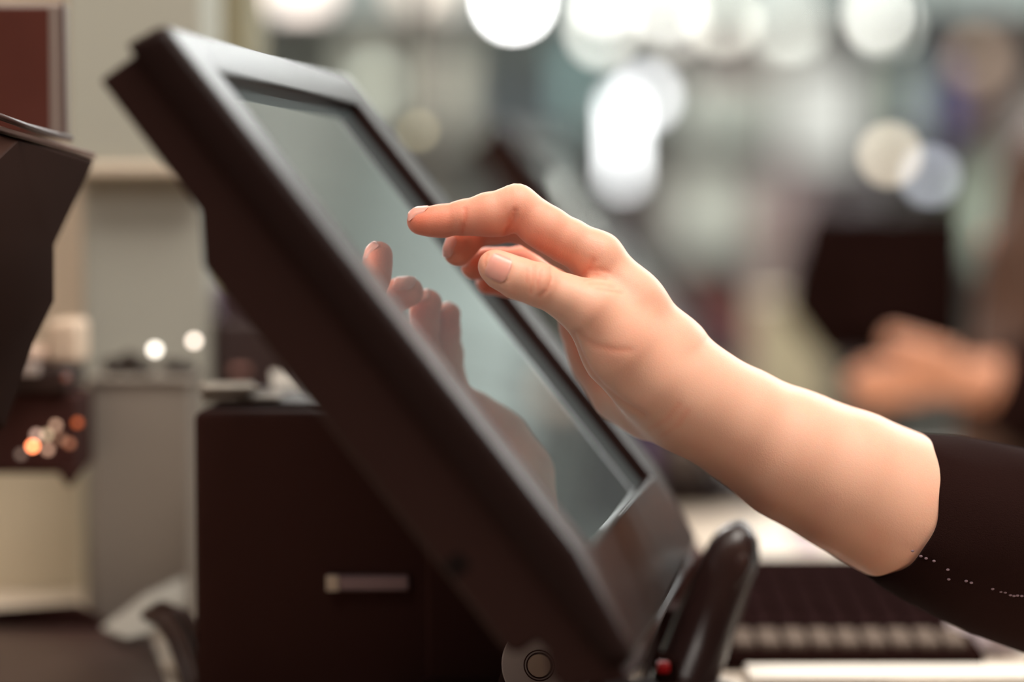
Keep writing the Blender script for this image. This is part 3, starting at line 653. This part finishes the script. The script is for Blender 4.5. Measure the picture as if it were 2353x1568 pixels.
# pieces on the far part of the counter
for (px, py, d, w_, h_, rgb, nm, lb, ct_) in [
        (1480, 1020, 2.0, 60, 60, (120, 104, 150), 'lilac_box', 'small lilac box on the counter just behind the till corner', 'box'),
        (1530, 1060, 2.05, 50, 60, (150, 122, 122), 'pink_box', 'small dusty pink box beside the lilac box on the counter', 'box'),
        (1620, 1060, 2.1, 110, 50, (90, 82, 74), 'grey_box', 'low dark grey box on the counter behind the forearm', 'box'),
        (1860, 1230, 1.75, 50, 34, (160, 140, 190), 'lilac_slip', 'small lilac packet on the counter under the forearm', 'packet')]:
    x_ = xat(px, d); z1 = zat(py - h_ / 2, d); hw_ = w_ / F * d / 2
    t = empty(nm, (x_, d, CT), lb, ct_)
    MB().box((x_ - hw_, d - .02, CT), (x_ + hw_, d + .02, max(z1, CT + .02))).build('carton', mat(nm, rgb, rough=.6), t, bevel=.002)
    MB().box((x_ - hw_ * .6, d - .0208, CT + .006), (x_ + hw_ * .6, d - .0198, max(z1, CT + .02) - .006)).build('label_band', mat(nm + '_band', tuple(min(255, int(v * 1.2)) for v in rgb), rough=.6), t)

# ------------------------------------------------------------------ second till further back on the counter
t2 = copy_tree(term)
t2.location = term.location + (wp(1150, 270, 1.85) - wp(367, 45, .92)); t2.location.z = t2.location.z
t2['label'] = 'second black touch screen till blurred behind the hand'
st2 = [c for c in t2.children if c.name.startswith(('post', 'foot_plate'))]
drop = t2.location.z - CT
print('second till base above counter', drop)

# ------------------------------------------------------------------ shop behind
m_rack = mat('dark_rack_metal', (70, 60, 58), rough=.5)
def rack(y, xa, xb, zs, lab, ht, back):
    t = empty('shelf_rack', ((xa + xb) / 2, y, 0), lab, 'shelf rack', 'shop shelf racks')
    for xx in np.linspace(xa, xb, 4): MB().box((xx - .02, y - .02, 0), (xx + .02, y + .34, ht)).build('upright', m_rack, t)
    for z in zs: MB().box((xa, y - .02, z - .025), (xb, y + .34, z)).build('shelf', m_rack, t, bevel=.004)
    MB().box((xa, y + .345, 0), (xb, y + .36, ht)).build('back_panel', back, t)
    return t
ZS = (.12, .44, .76, 1.08, 1.38, 1.72)
YR = 6.0
rack(YR, -1.2, 1.75, ZS, 'long shelf rack of pale goods in the blurred shop behind the hand', 1.74, mat('rack_back', (172, 184, 180), rough=.7))
PM = F / YR
def good(px, row, wpx, h, rgb, y=YR + .05, kind='carton', nm='product_box', lb=''):
    x_ = xat(px, y); z_ = ZS[row]; w_ = wpx / F * y
    t = empty(nm, (x_, y + .1, z_), lb, {'carton': 'box', 'bottle': 'bottle'}[kind], 'goods on the shop shelves')
    m_ = mat('goods_%d_%d' % (px, row), rgb, rough=.6)
    if kind == 'carton':
        MB().box((x_ - w_ / 2, y, z_), (x_ + w_ / 2, y + .2, z_ + h)).build('carton', m_, t, bevel=.006)
        MB().box((x_ - w_ * .35, y - .002, z_ + h * .25), (x_ + w_ * .35, y + .001, z_ + h * .7)).build('front_label', mat('lab', tuple(min(255, int(v * 1.15)) for v in rgb), rough=.6), t)
    else:
        r_ = w_ / 2
        MB().lathe((x_, y + .1, z_), [(.001, 0), (r_, 0), (r_, h * .6), (r_ * .4, h * .78), (r_ * .35, h * .92), (.001, h * .92)], 24).build('bottle_body', m_, t)
        MB().lathe((x_, y + .1, z_ + h * .92), [(.001, 0), (r_ * .42, 0), (r_ * .42, h * .08), (.001, h * .08)], 16).build('cap', m_rack, t)
G = [(860, 4, 130, .28, (190, 196, 184), 'pale green'), (1010, 4, 110, .24, (200, 200, 186), 'cream'), (1330, 4, 70, .26, (120, 150, 152), 'teal'), (1180, 4, 110, .2, (70, 76, 86), 'slate'),
     (1580, 4, 60, .2, (190, 196, 190), 'white green'), (1660, 4, 190, .15, (178, 186, 178), 'wide pale silver'), (1810, 4, 90, .26, (200, 202, 194), 'pale grey'), (2070, 4, 70, .2, (160, 176, 162), 'mint'), (2160, 4, 90, .24, (104, 100, 160), 'violet blue'), (2290, 4, 110, .3, (96, 78, 70), 'brown'),
     (900, 3, 120, .24, (170, 172, 160), 'beige grey'), (1040, 3, 120, .2, (120, 122, 116), 'mid grey'), (1190, 3, 130, .22, (60, 58, 62), 'charcoal'), (1330, 3, 100, .2, (92, 100, 104), 'blue grey'),
     (1600, 3, 110, .26, (196, 202, 194), 'white'), (1700, 3, 80, .22, (180, 186, 178), 'pale silver'), (1800, 3, 110, .26, (176, 160, 162), 'dusty pink'), (1930, 3, 120, .2, (110, 104, 108), 'mauve grey'), (2060, 3, 110, .22, (124, 120, 120), 'warm grey'), (2290, 3, 120, .26, (170, 182, 166), 'light mint'),
     (1480, 3, 90, .22, (86, 76, 74), 'umber'), (1600, 2, 90, .26, (124, 74, 64), 'rust'), (1680, 2, 70, .24, (104, 52, 62), 'wine'), (1790, 2, 110, .26, (120, 106, 108), 'dull mauve'), (1930, 2, 120, .24, (70, 54, 50), 'dark brown'), (2080, 2, 120, .24, (60, 44, 42), 'very dark brown'),
     (1580, 1, 110, .24, (140, 146, 134), 'sage'), (1720, 1, 110, .24, (74, 60, 60), 'dark mauve'), (1880, 1, 120, .2, (120, 116, 104), 'khaki')]
GZ = ZS[4] + .15
x_ = xat(1660, 6.05); t = empty('product_box', (x_, 6.15, GZ), 'flat maroon box lying on the wide pale silver box of the blurred rack', 'box', 'goods on the shop shelves')
MB().box((x_ - .1, 6.05, GZ), (x_ + .1, 6.25, GZ + .065)).build('carton', mat('maroon', (104, 52, 60), rough=.6), t, bevel=.004)
RW = ['bottom', 'second', 'third', 'fourth', 'top']
for i, (px, row, w_, h, rgb, cn) in enumerate(G):
    k_ = 'bottle' if i % 5 == 3 else 'carton'
    good(px, row, w_, h, rgb, kind=k_, nm='product_bottle' if k_ == 'bottle' else 'product_box', lb='%s %s on the %s shelf of the blurred shop rack' % (cn, 'bottle' if k_ == 'bottle' else 'box', RW[row]))
# round lamps of the shop, plus glowing balls that imitate reflections
def globe(px, py, d, r, rgb, e, lb):
    c_ = wp(px, py, d)
    t = empty('globe_lamp', c_, lb, 'lamp', 'round lamps of the shop')
    MB().ball(c_, r, 3).build('globe', mat('globe_%d_%d' % (px, py), rgb, rough=.4, emit=e * .5 * (1.5 if e > 50 else 1), ecol=rgb), t, smooth=True)
    MB().tube([c_ + Vector((0, 0, r * .9)), Vector((c_.x, c_.y, CEIL))], .004, 8).build('cord', m_rack, t)
GLOBES = [(1180, 2, 5.9, .028, (255, 255, 252), 60, 'brightest white round lamp, straight above the knuckle'),
         (1385, 72, 5.6, .024, (250, 250, 240), 15, 'white round lamp right of the brightest one'), (1392, -6, 5.2, .024, (250, 250, 244), 16, 'white round lamp cut by the top edge above the long tube lamp'),
         (1538, 14, 5.8, .024, (250, 250, 242), 18, 'third bright round lamp at the top edge'), (1550, 60, 5.7, .022, (240, 236, 226), 8, 'dimmer round lamp just under the third bright one'),
         (1662, 46, 5.8, .024, (238, 238, 224), 14, 'fourth round lamp at the top, over the maroon box'),
         (1790, 66, 5.6, .022, (226, 230, 220), 7, 'pale round lamp, left of the pair at upper right'), (1826, 60, 5.7, .022, (226, 230, 220), 10, 'pale round lamp, right of the pair at upper right'),
         (2022, 34, 5.5, .024, (240, 240, 230), 19, 'bright round lamp near the right end of the row'), (2040, 60, 5.6, .022, (220, 224, 216), 8, 'dim round lamp just below the bright right one'),
         (2240, 136, 4.6, .022, (150, 130, 110), 6, 'dim brown round lamp at the upper right'),
         (862, 196, 5.0, .022, (200, 210, 196), 4, 'dim greenish round lamp beside the till top edge'), (962, 300, 1.95, .0042, (210, 200, 160), 5, 'small dim yellowish round light beside the till edge'),  # the small yellowish ball stands in for a reflection
         (2045, 356, 3.1, .013, (235, 220, 196), 11, 'warm round lamp of the overlapping pair at the right'), (2137, 405, 3.0, .0125, (190, 196, 206), 9, 'bluish round lamp of the overlapping pair at the right'),  # both balls stand in for reflections on nearer things
         (1484, 222, 4.8, .022, (250, 252, 255), 13, 'white round lamp overlapping the tall tube lamp')]
for a in GLOBES: globe(*a)
tl = empty('tube_lamp', wp(1432, 330, 3.7), 'tall bright white tube lamp behind the knuckle', 'lamp')
MB().tube([wp(1432, 418, 3.7), wp(1432, 226, 3.7)], .012, 20).build('tube', mat('tube_glow', (252, 254, 255), emit=5, ecol=(250, 254, 255)), tl, smooth=True)
MB().tube([wp(1432, 228, 3.7), wp(1432, 215, 3.7)], .014, 20).build('cap', m_rack, tl)
c_ = wp(1432, 215, 3.7); MB().tube([c_, (c_.x, c_.y, CEIL)], .003, 8).build('cord', m_rack, tl)
def soft(px, py, d, wpx, hpx, rgb, e, lb):
    c_ = wp(px, py, d); t = empty('lit_panel', c_, lb, 'light panel', 'lit panels of the shop')
    w2, h2 = wpx / F * d / 2, hpx / F * d / 2
    MB().box((c_.x - w2, c_.y, c_.z - h2), (c_.x + w2, c_.y + .03, c_.z + h2)).build('diffuser', mat('soft_%d' % px, rgb, emit=e, ecol=rgb), t, bevel=.004)
    MB().box((c_.x - w2 - .015, c_.y + .01, c_.z - h2 - .015), (c_.x + w2 + .015, c_.y + .04, c_.z + h2 + .015)).build('frame', m_rack, t)
    MB().tube([(c_.x, c_.y + .02, c_.z + h2), (c_.x, c_.y + .02, CEIL)], .006, 8).build('rod', m_rack, t)
soft(692, -30, 7.0, 90, 200, (255, 240, 230), 1.1, 'soft pinkish lit panel above the till top')
soft(975, -20, 7.5, 90, 160, (250, 236, 220), .9, 'soft warm lit panel left of the brightest lamp')
soft(1888, 262, 5.6, 170, 215, (150, 152, 148), 1.2, 'soft white lit panel at the right hanging before the rack')

# dark monitor, cream box and the person at the right
mn = empty('monitor', (xat(2020, 2.3), 2.32, 0), 'black monitor seen from behind at the right, blurred', 'monitor')
xa, xb = xat(1835, 2.3), xat(2225, 2.3); za, zb = zat(830, 2.3), zat(488, 2.3)
MB().prism([(xa + .01, 2.3, zb), (xb, 2.3, zb), (xb, 2.3, za), (xa + .025, 2.3, za), (xa - .012, 2.3, za + .05)], (0, .03, 0)).build('back_shell', m_kc, mn, bevel=.006)
MB().box((xa + .03, 2.28, za + .02), (xb - .03, 2.30, zb - .03)).build('bulge', m_kc, mn, bevel=.008)
MB().box((xat(2010, 2.3), 2.3, .9), (xat(2060, 2.3), 2.33, za + .02)).build('pole', m_kc, mn, bevel=.003)
side_c = empty('side_counter', (.5, 2.6, 0), 'dark side counter behind the forearm under the monitor', 'counter')
MB().box((xat(1500, 2.4), 2.29, .86), (1.5, 2.9, .90)).build('worktop', mat('grey_brown_top', (92, 78, 74), rough=.5), side_c, bevel=.004)
MB().box((xat(1500, 2.4) + .03, 2.32, 0), (1.46, 2.86, .86)).build('cabinet', m_brown, side_c)
cbx = empty('cream_carton', (xat(1820, 2.7), 2.75, .9), 'cream carton standing left of the black monitor', 'box')
MB().box((xat(1745, 2.7), 2.7, .90), (xat(1905, 2.7), 2.8, zat(690, 2.7))).build('carton', mat('cream_card', (200, 194, 166), rough=.6), cbx, bevel=.004)
MB().box((xat(1743, 2.7), 2.697, zat(730, 2.7)), (xat(1907, 2.7), 2.803, zat(684, 2.7))).build('lid', mat('cream_lid', (206, 196, 172), rough=.6), cbx, bevel=.004)
gcr = empty('grey_carton', (xat(1790, 2.8), 2.85, .9), 'tall pinkish grey carton behind the cream carton', 'box')
MB().box((xat(1735, 2.82), 2.82, .90), (xat(1800, 2.82), 2.89, zat(470, 2.82))).build('carton', mat('pink_grey_card', (150, 138, 140), rough=.6), gcr, bevel=.004)
MB().box((xat(1733, 2.82), 2.818, zat(520, 2.82)), (xat(1802, 2.82), 2.892, zat(465, 2.82))).build('lid', mat('pink_grey_lid', (170, 156, 156), rough=.6), gcr, bevel=.004)

# person with brown hair, seated at the right
def Q(px, py, d, r): return (cp(px, py, d).astype(np.float32) * 1000, float(r))
head_c = Q(2548, 470, 2.04, 0)[0]
ARM = [Q(2475, 760, 2.03, 44), Q(2480, 960, 1.98, 38), Q(2400, 915, 1.93, 32)]
FORE = [Q(2470, 940, 1.95, 28), Q(2310, 885, 1.93, 21), Q(2215, 870, 1.92, 15), Q(2170, 868, 1.92, 15)]
def sdf_p2(p):
    d = np.linalg.norm((p - head_c) / np.array([.86, 1.12, 1.]), axis=1) * .9 - 84
    jaw = capd(p, head_c + np.array([-14, -40, -14]), head_c + np.array([-30, -78, -22]), 58, 40); d = smin(d, jaw, 30)
    d = smin(d, capd(p, head_c + np.array([-84, -6, -28]), head_c + np.array([-100, -34, -34]), 8, 13), 12)
    d = smin(d, capd(p, head_c + np.array([-70, -66, -30]), head_c + np.array([-76, -74, -20]), 12, 12), 8)
    d = smin(d, capd(p, head_c + np.array([0, -90, 10]), head_c + np.array([20, -190, 20]), 52, 56), 20)
    d = smin(d, capd(p, head_c + np.array([20, -230, 10]), head_c + np.array([60, -560, 30]), 105, 130), 40)
    d = smin(d, chain(p, ARM, 10), 25)
    d = smin(d, chain(p, FORE, 10), 12)
    for k, (ln, dy) in enumerate(((52, 9), (60, 3), (56, -3), (44, -9))):
        a_ = FORE[-1][0] + np.array([-12, dy, (k - 1.5) * 9]); b_ = a_ + np.array([-ln, -6 + dy * .3, 0]); d = smin(d, capd(p, a_, b_, 9, 7), 3)
    a_ = FORE[-1][0] + np.array([0, 14, -14]); d = smin(d, capd(p, a_, a_ + np.array([-44, 16, -12]), 11, 8), 5)
    return d
v2, f2 = surface_net(sdf_p2, head_c + np.array([-330, -760, -180]), head_c + np.array([240, 120, 200]), 6.)
p2 = empty('person', Vector(c2w(head_c / 1000)) - Vector((0, 0, 1.1)), 'blurred person with brown hair and black top at the right edge, forearm on the counter', 'person')
m_skin2 = mat('skin_plain', linear=(.78, .36, .22), rough=.5)
body2 = mesh_from('body', c2w(v2 / 1000), f2, m_skin2, p2)
def sdf_top(p):
    d = capd(p, head_c + np.array([20, -235, 10]), head_c + np.array([60, -600, 30]), 116, 142)
    d = smin(d, chain(p, [(a, r + 12) for a, r in ARM], 10), 30)
    d = smin(d, chain(p, [(FORE[0][0], 50.), (FORE[0][0] * .45 + FORE[1][0] * .55, 44.)], 5), 14)
    return d
v3, f3 = surface_net(sdf_top, head_c + np.array([-330, -780, -190]), head_c + np.array([260, -80, 230]), 6.)
mesh_from('black_top', c2w(v3 / 1000), f3, m_slv, p2)
def sdf_hair(p):
    d = np.linalg.norm((p - head_c - np.array([14, 16, 8])) / np.array([.95, 1.1, 1.02]), axis=1) * .95 - 92
    d = smin(d, capd(p, head_c + np.array([20, 0, 20]), head_c + np.array([40, -260, 30]), 80, 60), 30)
    d = smin(d, capd(p, head_c + np.array([-40, 20, -50]), head_c + np.array([-88, -200, -80]), 30, 34), 26)
    d = smin(d, capd(p, head_c + np.array([-60, 20, -50]), head_c + np.array([-118, -190, -80]), 40, 26), 24)
    return d + 3 * np.sin(p[:, 0] / 5) * np.cos(p[:, 2] / 6)
v4, f4 = surface_net(sdf_hair, head_c + np.array([-180, -380, -190]), head_c + np.array([180, 160, 200]), 5.)
mesh_from('hair', c2w(v4 / 1000), f4, mat('brown_hair', (80, 52, 37), rough=.5, noise=.3, nscale=40), p2)
ch2 = empty('stool', (float(p2.location.x) + .06, float(p2.location.y) + .03, 0), 'dark stool under the person with brown hair', 'stool')
cc = Vector((ch2.location.x, ch2.location.y, 0))
MB().lathe(cc + Vector((0, 0, .42)), [(.001, 0), (.15, 0), (.16, .02), (.15, .05), (.001, .05)], 32).build('seat', m_blk, ch2, bevel=.004)
MB().lathe(cc, [(.001, 0), (.16, 0), (.16, .02), (.03, .04), (.025, .42), (.001, .42)], 32).build('base', m_blk, ch2, bevel=.002)
